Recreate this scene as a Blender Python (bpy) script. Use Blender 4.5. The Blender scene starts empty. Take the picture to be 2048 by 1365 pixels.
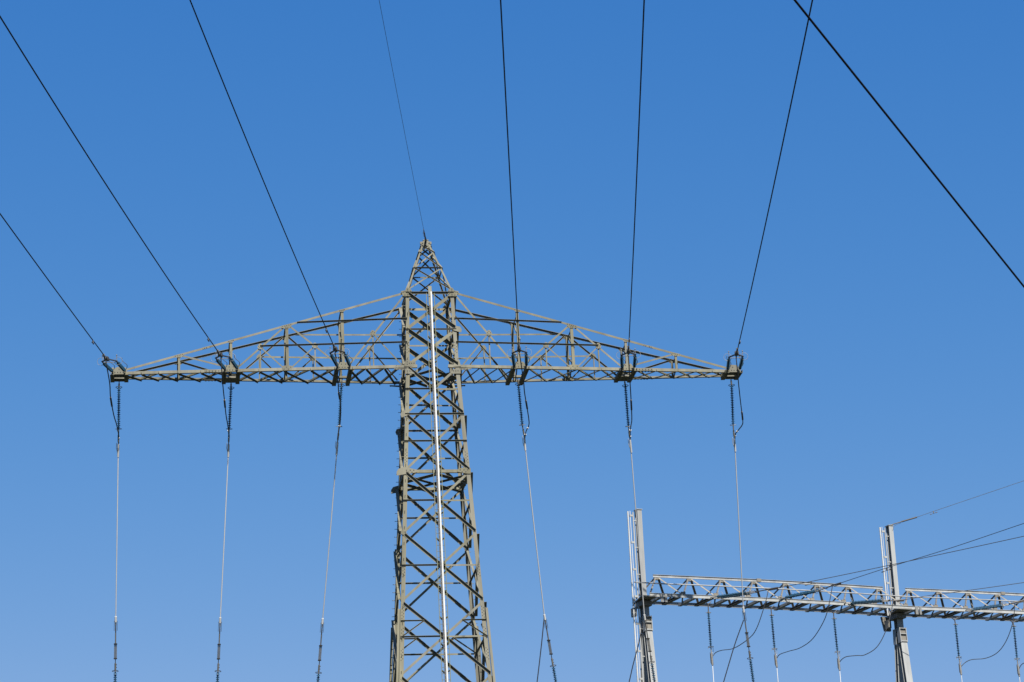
import bpy, math, random
from mathutils import Vector, Matrix
random.seed(7)
V = Vector
# ------------------------------------------------------------------ camera
CAM_H = 1.7
PITCH, ROLL, YAW = 0.32313, -0.046355, 0.0338
cp, sp, cy, sy = math.cos(PITCH), math.sin(PITCH), math.cos(YAW), math.sin(YAW)
F = V((sy*cp, cy*cp, sp)); R0 = V((cy, -sy, 0)); U0 = R0.cross(F)
cr, sr = math.cos(ROLL), math.sin(ROLL)
RX = cr*R0 + sr*U0; UP = -sr*R0 + cr*U0
sc = bpy.context.scene
cd = bpy.data.cameras.new('camera'); cam = bpy.data.objects.new('camera', cd)
sc.collection.objects.link(cam); sc.camera = cam
cd.sensor_fit = 'HORIZONTAL'; cd.sensor_width = 36.0; cd.lens = 5182.3*36/2048
cd.clip_start = 0.1; cd.clip_end = 20000
m = Matrix((RX, UP, -F)).transposed().to_4x4(); m.translation = V((0, 0, CAM_H)); cam.matrix_world = m
# ------------------------------------------------------------------ site axes
TH = 0.10542; D = 96.36                       # the pylon's bearing and distance
cT, sT = math.cos(TH), math.sin(TH)
SUN_AZ = math.radians(8); SUN_EL = math.radians(46)
sx, sy_ = math.sin(SUN_AZ), -math.cos(SUN_AZ)
sdir = V(((sx*cT - sy_*sT)*math.cos(SUN_EL), (sx*sT + sy_*cT)*math.cos(SUN_EL), math.sin(SUN_EL)))
# ------------------------------------------------------------------ sky and sun
EXPO = 1.0
w = bpy.data.worlds.new("World"); sc.world = w; w.use_nodes = True
nt = w.node_tree; nt.nodes.clear()
out = nt.nodes.new('ShaderNodeOutputWorld'); bg = nt.nodes.new('ShaderNodeBackground')
sky = nt.nodes.new('ShaderNodeTexSky'); sky.sky_type = 'NISHITA'; sky.sun_disc = False
sky.sun_elevation = SUN_EL; sky.sun_rotation = math.atan2(sdir.x, sdir.y)
sky.altitude = 100; sky.air_density = 1.0; sky.dust_density = 0.35; sky.ozone_density = 2.0
sep = nt.nodes.new('ShaderNodeSeparateColor'); com = nt.nodes.new('ShaderNodeCombineColor')
nt.links.new(sky.outputs[0], sep.inputs[0])
for ch, (gam, k_, top) in enumerate(((1.73, .335, 3.1), (.843, 1.10, 4.8), (.392, 3.38, 6.8))):   # white balance and saturation of this deep clear sky
    mn = nt.nodes.new('ShaderNodeMath'); mn.operation = 'MINIMUM'; mn.inputs[1].default_value = top
    pw = nt.nodes.new('ShaderNodeMath'); pw.operation = 'POWER'; pw.inputs[1].default_value = gam
    ml = nt.nodes.new('ShaderNodeMath'); ml.operation = 'MULTIPLY'; ml.inputs[1].default_value = k_
    nt.links.new(sep.outputs[ch], mn.inputs[0]); nt.links.new(mn.outputs[0], pw.inputs[0])
    nt.links.new(pw.outputs[0], ml.inputs[0]); nt.links.new(ml.outputs[0], com.inputs[ch])
nt.links.new(com.outputs[0], bg.inputs[0]); bg.inputs[1].default_value = 0.1/2**EXPO
nt.links.new(bg.outputs[0], out.inputs[0])
sl = bpy.data.lights.new('sun', 'SUN'); sl.energy = 5.0; sl.angle = math.radians(0.5); sl.color = (1.0, 0.95, 0.87)
so = bpy.data.objects.new('sun', sl); sc.collection.objects.link(so)
so.rotation_euler = sdir.to_track_quat('Z', 'Y').to_euler(); so.location = (30, -30, 80)
vs = sc.view_settings; vs.view_transform = 'Standard'; vs.look = 'None'; vs.exposure = EXPO; vs.gamma = 1; vs.use_curve_mapping = False

# ------------------------------------------------------------------ helpers
def W(p):                                     # site coordinates (pylon axes, height above the eye) -> world
    x, y, z = p
    return V((x*cT - y*sT, D + x*sT + y*cT, z + CAM_H))
class MB:
    def __init__(s): s.v = []; s.f = []; s.m = []; s.s = []
    def add(s, vs, fs, mi=0, sm=False):
        o = len(s.v); s.v += [tuple(x) for x in vs]
        for f in fs: s.f.append([i+o for i in f]); s.m.append(mi); s.s.append(sm)
        return s
    def extrude(s, prof, p, q, w, n, mi=0):   # a closed profile [(w, n)] swept from p to q
        p, q = V(p), V(q); k = len(prof)
        vs = [p + w*a + n*b for a, b in prof] + [q + w*a + n*b for a, b in prof]
        fs = [[i, (i+1) % k, k+(i+1) % k, k+i] for i in range(k)] + [list(range(k))[::-1], list(range(k, 2*k))]
        return s.add(vs, fs, mi)
    def frame(s, p, q, n, up):
        d = (V(q)-V(p)).normalized(); n = V(n); n = (n - d*n.dot(d)).normalized(); w = d.cross(n)
        if w.dot(V(up)) < 0: w = -w
        return d, n, w
    def angle(s, p, q, n, a=.1, b=.09, t=.012, up=(0, 0, 1), out=1, off=0., mi=0):
        d, n, w = s.frame(p, q, n, up); g = out
        pr = [(-a/2, off), (a/2, off), (a/2, off+g*b), (a/2-t, off+g*b), (a/2-t, off+g*t), (-a/2, off+g*t)]
        return s.extrude(pr, p, q, w, n, mi)
    def flat(s, p, q, n, a, t, up=(0, 0, 1), off=0., mi=0, w0=None):
        d, n, w = s.frame(p, q, n, up); lo = -a/2 if w0 is None else w0
        return s.extrude([(lo, off), (lo+a, off), (lo+a, off+t), (lo, off+t)], p, q, w, n, mi)
    def channel(s, p, q, n, a, b, t=.01, up=(0, 0, 1), mi=0):   # web in the plane, both flanges along n
        d, n, w = s.frame(p, q, n, up)
        pr = [(-a/2, 0), (a/2, 0), (a/2, b), (a/2-t, b), (a/2-t, t), (-a/2+t, t), (-a/2+t, b), (-a/2, b)]
        return s.extrude(pr, p, q, w, n, mi)
    def ibeam(s, p, q, n, a, h, t=.014, up=(0, 0, 1), mi=0):     # flanges of width a, depth h along n
        d, n, w = s.frame(p, q, n, up); c = t*.4
        pr = [(-a/2, -h/2), (a/2, -h/2), (a/2, -h/2+t), (c, -h/2+t), (c, h/2-t), (a/2, h/2-t), (a/2, h/2), (-a/2, h/2), (-a/2, h/2-t), (-c, h/2-t), (-c, -h/2+t), (-a/2, -h/2+t)]
        return s.extrude(pr, p, q, w, n, mi)
    def plate(s, pts, n, t, off=0., mi=0):
        n = V(n).normalized(); k = len(pts); P = [V(p) for p in pts]
        return s.add([p+n*off for p in P] + [p+n*(off+t) for p in P],
                     [[i, (i+1) % k, k+(i+1) % k, k+i] for i in range(k)] + [list(range(k))[::-1], list(range(k, 2*k))], mi)
    def bolts(s, pts, n, r=.02, h=.02, off=0., mi=1):
        n = V(n).normalized()
        for p in pts: s.tube([V(p)+n*off, V(p)+n*(off+h)], r, 6, mi, False)
        return s
    def tube(s, pts, r, seg=6, mi=0, sm=True, cap=True, r2=None):
        P = [V(p) for p in pts]; k = len(P); vs = []; fs = []; prev = None
        for i, p in enumerate(P):
            d = (P[min(i+1, k-1)] - P[max(i-1, 0)]).normalized()
            if prev is None: a = d.orthogonal().normalized()
            else: a = (prev - d*prev.dot(d)).normalized()
            prev = a; b = d.cross(a); rr = r if r2 is None else r + (r2-r)*i/(k-1)
            vs += [p + (a*math.cos(2*math.pi*j/seg) + b*math.sin(2*math.pi*j/seg))*rr for j in range(seg)]
        for i in range(k-1):
            for j in range(seg): fs.append([i*seg+j, i*seg+(j+1) % seg, (i+1)*seg+(j+1) % seg, (i+1)*seg+j])
        s.add(vs, fs, mi, sm)
        if cap: s.add(vs[:seg], [list(range(seg))[::-1]], mi); s.add(vs[-seg:], [list(range(seg))], mi)
        return s
    def lathe(s, p, q, prof, seg=12, mi=0):   # prof: (distance along from p, radius)
        p, q = V(p), V(q); d = (q-p).normalized(); a = d.orthogonal().normalized(); b = d.cross(a); k = len(prof)
        vs = [p + d*h + (a*math.cos(2*math.pi*j/seg) + b*math.sin(2*math.pi*j/seg))*r for h, r in prof for j in range(seg)]
        fs = [[i*seg+j, i*seg+(j+1) % seg, (i+1)*seg+(j+1) % seg, (i+1)*seg+j] for i in range(k-1) for j in range(seg)]
        fs += [list(range(seg))[::-1], list(range((k-1)*seg, k*seg))]
        return s.add(vs, fs, mi, False)
    def torus(s, c, n, R, r, seg=28, ring=6, mi=0, arc=1.0, start=0.0):
        c = V(c); n = V(n).normalized(); a = n.orthogonal().normalized(); b = n.cross(a)
        pts = [c + (a*math.cos(t) + b*math.sin(t))*R for t in [start+2*math.pi*arc*i/seg for i in range(seg+1)]]
        return s.tube(pts, r, ring, mi, True, arc < 1)
    def box(s, c, ax, sz, mi=0):
        c = V(c); a, b, d = [V(x).normalized() for x in ax]; vs = []
        for i in (-.5, .5):
            for j in (-.5, .5):
                for k in (-.5, .5): vs.append(c + a*sz[0]*i + b*sz[1]*j + d*sz[2]*k)
        return s.add(vs, [[0, 1, 3, 2], [4, 6, 7, 5], [0, 4, 5, 1], [2, 3, 7, 6], [0, 2, 6, 4], [1, 5, 7, 3]], mi)
    def build(s, name, mats, parent=None, origin=None):
        if not isinstance(mats, (list, tuple)): mats = [mats]
        root = parent
        while root is not None and root.parent: root = root.parent
        o = V(root['site']) if root is not None else (V(origin) if origin is not None else V((0, 0, 0)))
        me = bpy.data.meshes.new(name)
        me.from_pydata([V(v)-o for v in s.v], [], s.f); me.update()
        for x in mats: me.materials.append(x)
        me.polygons.foreach_set('material_index', s.m); me.polygons.foreach_set('use_smooth', s.s)
        ob = bpy.data.objects.new(name, me); sc.collection.objects.link(ob)
        if parent is not None: ob.parent = parent
        else: ob.location = W(o); ob.rotation_euler = (0, 0, TH); ob['site'] = list(o)
        return ob
def tag(o, label, cat=None, group=None, kind=None):
    o['label'] = label
    if cat: o['category'] = cat
    if group: o['group'] = group
    if kind: o['kind'] = kind
    return o
def thing(name, o, label, cat, group=None):
    e = bpy.data.objects.new(name, None); sc.collection.objects.link(e); e.empty_display_size = .3
    e.location = W(o); e.rotation_euler = (0, 0, TH); e['site'] = list(o)
    return tag(e, label, cat, group)

# ------------------------------------------------------------------ materials
def mat(name, col, rough=.6, metal=0., noise=.0, scale=3., col2=None, streak=False, bump=0., spec=.5):
    col = tuple(c*.515 for c in col)
    mt = bpy.data.materials.new(name); mt.use_nodes = True; t = mt.node_tree; b = t.nodes['Principled BSDF']
    b.inputs['Roughness'].default_value = rough; b.inputs['Metallic'].default_value = metal
    b.inputs['Specular IOR Level'].default_value = spec
    b.inputs['Base Color'].default_value = (*col, 1)
    if noise > 0:
        tc = t.nodes.new('ShaderNodeTexCoord'); mp = t.nodes.new('ShaderNodeMapping')
        mp.inputs['Scale'].default_value = (scale, scale, scale*(.15 if streak else 1))
        n = t.nodes.new('ShaderNodeTexNoise'); n.inputs['Scale'].default_value = 1.; n.inputs['Detail'].default_value = 8; n.inputs['Roughness'].default_value = .62
        r = t.nodes.new('ShaderNodeValToRGB'); c2 = col2 or tuple(c*(1-noise) for c in col); c1 = tuple(min(1, c*(1+noise*.5)) for c in col)
        r.color_ramp.elements[0].position = .34; r.color_ramp.elements[1].position = .68
        r.color_ramp.elements[0].color = (*c2, 1); r.color_ramp.elements[1].color = (*c1, 1)
        t.links.new(tc.outputs['Object'], mp.inputs[0]); t.links.new(mp.outputs[0], n.inputs[0])
        oi = t.nodes.new('ShaderNodeObjectInfo'); mr = t.nodes.new('ShaderNodeMapRange'); mr.inputs[3].default_value = .86; mr.inputs[4].default_value = 1.1
        hs = t.nodes.new('ShaderNodeHueSaturation'); hr = t.nodes.new('ShaderNodeMapRange'); hr.inputs[3].default_value = .72; hr.inputs[4].default_value = 1.15
        wn = t.nodes.new('ShaderNodeTexWhiteNoise'); wn.noise_dimensions = '1D'
        t.links.new(oi.outputs['Random'], mr.inputs[0]); t.links.new(oi.outputs['Random'], wn.inputs['W']); t.links.new(wn.outputs[0], hr.inputs[0])
        t.links.new(n.outputs[0], r.inputs[0]); t.links.new(r.outputs[0], hs.inputs['Color'])
        t.links.new(mr.outputs[0], hs.inputs['Value']); t.links.new(hr.outputs[0], hs.inputs['Saturation'])
        t.links.new(hs.outputs[0], b.inputs['Base Color'])
        if bump:
            bp = t.nodes.new('ShaderNodeBump'); bp.inputs['Strength'].default_value = bump; bp.inputs['Distance'].default_value = .01
            t.links.new(n.outputs[0], bp.inputs['Height']); t.links.new(bp.outputs[0], b.inputs['Normal'])
    return mt
PAINT = mat('olive_grey_paint', (.31, .295, .215), .62, noise=.28, scale=2.2, streak=True, spec=.1)
PAINT2 = mat('olive_grey_paint_lattice', (.29, .278, .20), .65, noise=.30, scale=2.8, spec=.1)
BOLT = mat('bolt_dark', (.05, .05, .045), .6)
LADD = mat('ladder_green_paint', (.17, .18, .08), .6, noise=.2, scale=4)
RAIL = mat('bright_rail', (.74, .74, .70), .45, noise=.12, scale=3, spec=.4)
RAILG = mat('grey_white_rail', (.78, .79, .77), .5, noise=.15, scale=3, spec=.3)
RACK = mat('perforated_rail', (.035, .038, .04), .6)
GALV = mat('galvanised_steel', (.51, .525, .515), .55, metal=.0, noise=.28, scale=2.5, streak=True)
GALVB = mat('galvanised_brace', (.31, .28, .225), .6, metal=.05, noise=.3, scale=3)
FIT = mat('forged_fitting', (.42, .40, .36), .45, metal=.4, noise=.3, scale=18)
FITD = mat('weathered_fitting', (.13, .12, .11), .5, metal=.4, noise=.3, scale=18)
ALU = mat('stranded_aluminium', (1.0, 1.0, .98), .5, metal=.0, noise=.06, scale=6)
COND = mat('weathered_shaded_conductor', (.016, .016, .02), .7, spec=.2)  # weathered aluminium, with the shaded underside of the overhead wires put into its colour
COND2 = mat('weathered_conductor_grey', (.085, .085, .085), .6, metal=.2)
EARTH = mat('earth_wire', (.06, .09, .10), .6, metal=.2)
GLASS = mat('blue_glazed_sheds', (.022, .085, .15), .3, spec=.4)
RING = mat('ring_steel', (.33, .33, .31), .5, metal=.2)
RINGD = mat('ring_dark', (.06, .07, .08), .5, metal=.3)

# ------------------------------------------------------------------ ground
def ground_mat():
    mt = bpy.data.materials.new('meadow'); mt.use_nodes = True; t = mt.node_tree; b = t.nodes['Principled BSDF']
    n = t.nodes.new('ShaderNodeTexNoise'); n.inputs['Scale'].default_value = .35; n.inputs['Detail'].default_value = 10
    tc = t.nodes.new('ShaderNodeTexCoord'); r = t.nodes.new('ShaderNodeValToRGB')
    r.color_ramp.elements[0].color = (.007, .011, .004, 1); r.color_ramp.elements[1].color = (.020, .025, .010, 1)
    t.links.new(tc.outputs['Object'], n.inputs[0]); t.links.new(n.outputs[0], r.inputs[0]); t.links.new(r.outputs[0], b.inputs['Base Color'])
    b.inputs['Roughness'].default_value = .95
    return mt
g = MB(); g.add([(-6000, -6000, 0), (6000, -6000, 0), (6000, 6000, 0), (-6000, 6000, 0)], [[0, 1, 2, 3]])
me = bpy.data.meshes.new('ground'); me.from_pydata(g.v, [], g.f); me.materials.append(ground_mat())
go = bpy.data.objects.new('ground', me); sc.collection.objects.link(go); go['kind'] = 'structure'; go['label'] = 'flat green meadow around the pylon'

# ================================================================== PYLON
ZG = -CAM_H
pyl = thing('lattice_pylon', (0, 0, ZG), 'tall olive grey lattice pylon with one wide tapering crossarm and pointed top', 'pylon')
def hw(z):                                    # half width of the shaft
    if z <= 31.03: return 1.03 + .0556*(31.03-z)
    if z <= 34.08: return 1.03 - .09*(z-31.03)/3.05
    return .94 - .339*(z-34.08)
LV = [34.08, 32.55, 31.03, 29.06, 26.75, 24.3, 21.63, 18.79, 15.5, 11.9, 8.0, 3.6, ZG]
def cor(z, i, k): return V((i*hw(z), k*hw(z), z))
Z = V((0, 0, 1))
# legs (each with its step bolts)
for i in (-1, 1):
    for k in (-1, 1):
        b = MB()
        segs = [ZG, 21.2, 31.03, 34.08]
        for z0, z1 in zip(segs[:-1], segs[1:]):
            p, q = cor(z0, i, k), cor(z1, i, k); a = .15 if z1 < 32 else .14; t = .016
            d = (q-p).normalized()
            b.extrude([(0, 0), (-i*a, 0), (-i*a, -k*t), (-i*t, -k*t), (-i*t, -k*a), (0, -k*a)], p, q, V((1, 0, 0)), V((0, 1, 0)))
            if z1 < 22:                       # doubled outer angle low down
                g_, w_ = .014, .105
                b.extrude([(i*g_, k*g_), (i*(g_+w_), k*g_), (i*(g_+w_), k*(g_+t)), (i*(g_+t), k*(g_+t)), (i*(g_+t), k*(g_+w_)), (i*g_, k*(g_+w_))], p, cor(21.35, i, k), V((1, 0, 0)), V((0, 1, 0)))
        if (i, k) in ((-1, -1), (-1, 1), (1, 1)):
            z = ZG+3; s_ = 0
            while z < 33.8:
                c = cor(z, i, k); out_ = V((i, 0, 0)) if s_ % 2 == 0 or k > 0 else V((0, k, 0))
                b.tube([c+V((-i*.06, -k*.06, 0))*(0 if out_.x else 1), c + out_*.10 + V((0 if out_.x else -i*.07, 0, 0))], .011, 5, 0)
                z += .31; s_ += 1
        # splice bolts
        for zz in (27.1, 22.6, 21.0, 20.2, 19.4, 31.6):
            pts = [cor(zz+.12*e+(.06 if o_ else 0), i, k) + V((-i*(.045+.06*o_), 0, 0)) for e in range(4) for o_ in (0, 1)]
            b.bolts(pts, (0, k, 0), .014, .016)
        b.build('leg', [PAINT, BOLT], pyl)
# face members
FACES = [((0, -1, 0), lambda z, e: V((e*hw(z), -hw(z), z)), 'f'), ((0, 1, 0), lambda z, e: V((e*hw(z), hw(z), z)), 'b'),
         ((-1, 0, 0), lambda z, e: V((-hw(z), e*hw(z), z)), 'l'), ((1, 0, 0), lambda z, e: V((hw(z), e*hw(z), z)), 'r')]
def brace(p, q, n, a, b_, out_, off, name='diagonal_brace', par=pyl, M=PAINT, t=.011, up=(0, 0, 1)):
    return MB().angle(p, q, n, a, b_, t, up, out_, off).build(name, M, par)
for n, P, tagf in FACES:
    nv = V(n)
    for j in range(len(LV)-1):
        z0, z1 = LV[j], LV[j+1]; big = j < 2
        a = .12 if big else (.09 if z1 > 15 else .11); bb = .125 if big else .10
        s_ = .06/(z0-z1)
        for sgn in (-1, 1):
            p = P(z0, sgn)*(1-s_) + P(z1, -sgn)*s_; q = P(z1, -sgn)*(1-s_) + P(z0, sgn)*s_
            if tagf == 'f': o = 1 if sgn < 0 else -1     # falling to the right: flange out to the front
            elif tagf == 'b': o = -1 if sgn < 0 else 1
            elif tagf == 'l': o = -1 if sgn < 0 else 1
            else: o = 1 if sgn < 0 else -1
            falls = sgn < 0
            if tagf in 'lr': nb, aa = (.115 if o > 0 else .085), a
            else: nb, aa = bb, (a*1.25 if falls else a)
            brace(p, q, nv, aa, nb, o, .003 if o > 0 else -.02, t=.012)
        # horizontal at the crossing
        w0, w1 = hw(z0), hw(z1); zc = z0 - (z0-z1)*w0/(w0+w1)
        if j >= 2:
            for sgn in (-1, 1):
                p = P(zc, sgn); q = P(zc, 0)
                light = (sgn > 0 and j != 3) if tagf == 'f' else (sgn > 0)
                if tagf in 'lr': o = -1
                else: o = (-1 if light else 1) * (1 if tagf == 'f' else -1)
                brace(p, q, nv, .062, .055, o, .016 if o > 0 else -.034, 'horizontal_brace', t=.008)
    # full-width horizontals
    for z, a in ((34.06, .085), (32.55, .055), (29.06, .065)):
        o = 1 if tagf == 'f' else -1
        if tagf == 'b' and z > 32: o = 1
        if tagf in 'lr': o = -1
        brace(P(z, -1), P(z, 1), nv, a*1.1, a*.9, o, .017 if o > 0 else -.035, 'horizontal_brace', t=.009)
    z = 26.75
    MB().angle(P(z, -1), P(z, 1), nv, .12, .10, .012, (0, 0, -1), -1, .017).build('horizontal_brace', PAINT, pyl)
    # sub bracing in the lower panels
    for j in range(6, len(LV)-1):
        z0, z1 = LV[j], LV[j+1]
        for sgn in (-1, 1):
            zq = z0 - (z0-z1)*.255; w0 = P(z0, sgn); w1 = P(z1, -sgn); mid = w0.lerp(w1, .26)
            o = 1 if tagf == 'f' else -1
            brace(P(mid.z, sgn), mid, nv, .05, .045, o, .016 if o > 0 else -.03, 'sub_brace', t=.007)
            brace(mid, P(z0-(z0-z1)*.49, sgn), nv, .05, .045, o, .025 if o > 0 else -.04, 'sub_brace', t=.007)
# plan bracing
for z, nn in ((26.75, .09), (30.98, .08)):
    h = hw(z)
    pts = [V((0, -h, z-.07)), V((h, 0, z-.07)), V((0, h, z-.07)), V((-h, 0, z-.07))]
    for e in range(4): brace(pts[e], pts[(e+1) % 4], (0, 0, -1), nn, nn, 1, 0, 'plan_brace', up=(0, 1, 0))
    if z > 30 or z < 27 and z > 26:
        for e in (-1, 1): brace(V((-h, e*h, z-.1)), V((h, -e*h, z-.1)), (0, 0, -1), .07, .07, 1, .0 if e > 0 else .02, 'plan_brace', up=(0, 1, 0))
# gussets with bolts
def gus(pts2, y, n, bolts, name='gusset_plate', par=pyl, off=.028, t=.01, side=0):
    b = MB()
    if side: P3 = [V((y, u, z)) for u, z in pts2]; B3 = [V((y, u, z)) for u, z in bolts]
    else: P3 = [V((u, y, z)) for u, z in pts2]; B3 = [V((u, y, z)) for u, z in bolts]
    b.plate(P3, n, t, off); b.bolts(B3, n, .021, .014, off+t)
    return b.build(name, [PAINT, BOLT], par)
for i in (-1, 1):
    for k in (-1, 1):
        z, h = 34.02, .94
        x0 = i*.93
        pts = [(x0-i*.36, z-.17), (x0+i*.22, z-.17), (x0+i*.42, z+.12), (x0+i*.38, z+.18), (x0+i*.02, z+.42), (x0-i*.2, z+.42), (x0-i*.22, z+.14)]
        z = 34.08; x0 = i*.88
        pts = [(x0-i*.17, z-.16), (x0+i*.16, z-.16), (x0+i*.25, z-.01), (x0+i*.25, z+.05), (x0+i*.07, z+.09), (x0+i*.03, z+.19), (x0-i*.06, z+.19), (x0-i*.17, z+.09)]
        bl = [(x0+i*(.21-.06*e), z+.0+.02*e) for e in range(3)] + [(x0-i*.01, z+.14-.07*e) for e in range(5)] + [(x0-i*(.06+.04*e), z+.03-.055*e) for e in range(3)] + [(x0+i*.1, z-.1), (x0-i*.13, z+.06)]
        gus(pts, k*.955, (0, k, 0), bl)
        z = 31.03; x0 = i*1.0
        pts = [(x0-i*.34, z-.02), (x0+i*.1, z-.02), (x0+i*.1, z+.1), (x0+i*.02, z+.26), (x0-i*.1, z+.26), (x0-i*.18, z+.19), (x0-i*.34, z+.19)]
        if k < 0 and i > 0: pts = [(x0-i*.2, z-.02), (x0+i*.1, z-.02), (x0+i*.05, z+.24), (x0-i*.1, z+.24), (x0-i*.16, z+.12)]
        gus(pts, k*1.035, (0, k, 0), [(x0-i*(.1+.09*e), z+.12) for e in range(3)] + [(x0-i*.02, z+.08+.1*e) for e in range(3)])
        pts = [(x0-i*.3, z-.32), (x0+i*.08, z-.32), (x0+i*.08, z-.13), (x0-i*.22, z-.13)]
        gus(pts, k*1.05, (0, k, 0), [(x0-i*(.02+.09*e), z-.2) for e in range(3)])
        pts = [(x0-i*.1, z-.19), (x0+i*.5, z-.14), (x0+i*.5, z-.09), (x0-i*.1, z-.11)]
        gus(pts, k*1.045, (0, k, 0), [(x0+i*(.1+.12*e), z-.13) for e in range(4)])
# crossing gussets that stick out past the legs
for z, i, ww, hh in ((29.06, -1, .26, .14), (26.75, -1, .40, .17), (32.55, 1, .30, .14), (26.75, 1, .42, .1), (24.3, -1, .1, .08)):
    h = hw(z)
    for k in (-1, 1):
        x0 = i*h; inw = .5 if z == 26.75 else .12
        pts = [(x0-i*inw, z-.05), (x0+i*(ww-.12), z-hh), (x0+i*ww*.7, z-.02), (x0+i*ww*.5, z+.1), (x0-i*.05, z+hh), (x0-i*inw, z+.05)]
        if z == 26.75 and i > 0: pts = [(x0-i*.5, z-.04), (x0-i*.1, z-.12), (x0+i*.02, z-.12), (x0+i*.02, z+.1), (x0-i*.25, z+.13), (x0-i*.5, z+.05)]
        gus(pts, k*(h+.0), (0, k, 0), [(x0-i*(.1+.07*e), z+.04*((-1)**e)) for e in range(5 if inw > .3 else 2)], off=.03)
# peak
pk = bpy.data.objects.new('tower_peak', None); sc.collection.objects.link(pk); pk.parent = pyl
PZ = [36.34, 36.02, 35.26, 34.2]
for i in (-1, 1):
    for k in (-1, 1):
        p, q = cor(34.08, i, k), cor(36.42, i, k); a, t = .07, .01
        MB().extrude([(0, 0), (-i*a, 0), (-i*a, -k*t), (-i*t, -k*t), (-i*t, -k*a), (0, -k*a)], p, q, V((1, 0, 0)), V((0, 1, 0))).build('peak_leg', PAINT, pk)
for n, P, tagf in FACES:
    for j in range(3):
        z0, z1 = PZ[j], PZ[j+1]
        for sgn in (-1, 1):
            o = (1 if sgn < 0 else -1)
            if tagf == 'b': o = -1
            if tagf in 'lr': o = 1
            brace(P(z0, sgn), P(z1, -sgn), n, .052, .045, o, .002 if o > 0 else -.012, 'peak_brace', pk, t=.007)
    brace(P(35.26, -1), P(35.26, 1), n, .05, .05, 1 if tagf in 'flr' else 1, .012, 'peak_brace', pk, t=.007)
b = MB()
for k in (-1, 1):
    b.plate([(-.2, k*.15, 36.34), (.2, k*.15, 36.34), (.17, k*.15, 36.5), (.08, k*.15, 36.56), (-.08, k*.15, 36.56), (-.17, k*.15, 36.5)], (0, k, 0), .012)
    b.bolts([(-.13, k*.165, 36.45), (.13, k*.165, 36.45)], (0, k, 0), .022, .02)
    b.box((k*.19, -.13, 36.46), ((1, 0, 0), (0, 1, 0), (0, 0, 1)), (.07, .1, .1))
b.box((0, 0, 36.36), ((1, 0, 0), (0, 1, 0), (0, 0, 1)), (.3, .3, .03)); b.box((0, 0, 36.585), ((1, 0, 0), (0, 1, 0), (0, 0, 1)), (.22, .34, .03))
b.box((0, -.13, 36.46), ((1, 0, 0), (0, 1, 0), (0, 0, 1)), (.05, .16, .22), 1)
b.build('cap_plate', [PAINT, BOLT], pk)
# ladder and climbing rail on the front face
lad = bpy.data.objects.new('ladder', None); sc.collection.objects.link(lad); lad.parent = pyl
def fy(z, d): return -hw(z) - d
ZL = [34.0, 31.03, 26.75, 21.63, 15.5, 8, 1.0]
for e in (-1, 1):
    b = MB()
    for z0, z1 in zip(ZL[:-1], ZL[1:]): b.flat((e*.155, fy(z0, .16), z0), (e*.155, fy(z1, .16), z1), (0, -1, 0), .022, .04, up=(1, 0, 0))
    b.build('stile', LADD, lad)
low = MB(); z = 1.2
while z < 33.95:
    ends = [(-.155, fy(z, .18), z), (.155, fy(z, .18), z)]
    if z < 17.5: low.tube(ends, .009, 5)
    else: MB().tube(ends, .009, 5).build('rung', LADD, lad)
    z += .235
low.build('rung', LADD, lad)['kind'] = 'stuff'
z = 1.6
while z < 33.9:
    for e in (-1, 1):
        MB().flat((e*.15, fy(z, .15), z), (e*.02, fy(z, .0), z-.09), (0, 0, 1), .05, .035, up=(1, 0, 0)).build('wall_bracket', LADD, lad)
    z += 1.02
b = MB()
b.channel((0, fy(34.3, .2), 34.32), (0, fy(33.55, .2), 33.5), (0, 1, 0), .135, .05, up=(1, 0, 0)); b.build('rail_cap', PAINT, lad)
b = MB()
ZR = [34.05, 31.03, 26.75, 21.63, 15.5, 8, 1.0]
for z0, z1 in zip(ZR[:-1], ZR[1:]): b.flat((.034, fy(z0, .19), z0), (.034, fy(z1, .19), z1), (0, -1, 0), .058, .045, up=(1, 0, 0))
b.build('climbing_rail', RAIL, lad)
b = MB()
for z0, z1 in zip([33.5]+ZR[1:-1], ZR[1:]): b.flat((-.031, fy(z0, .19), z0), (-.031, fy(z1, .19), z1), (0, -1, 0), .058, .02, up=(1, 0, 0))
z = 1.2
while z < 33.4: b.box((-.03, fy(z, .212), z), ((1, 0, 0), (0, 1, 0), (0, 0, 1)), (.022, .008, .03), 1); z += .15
b.build('toothed_strip', [RACK, GALVB], lad)

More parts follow.
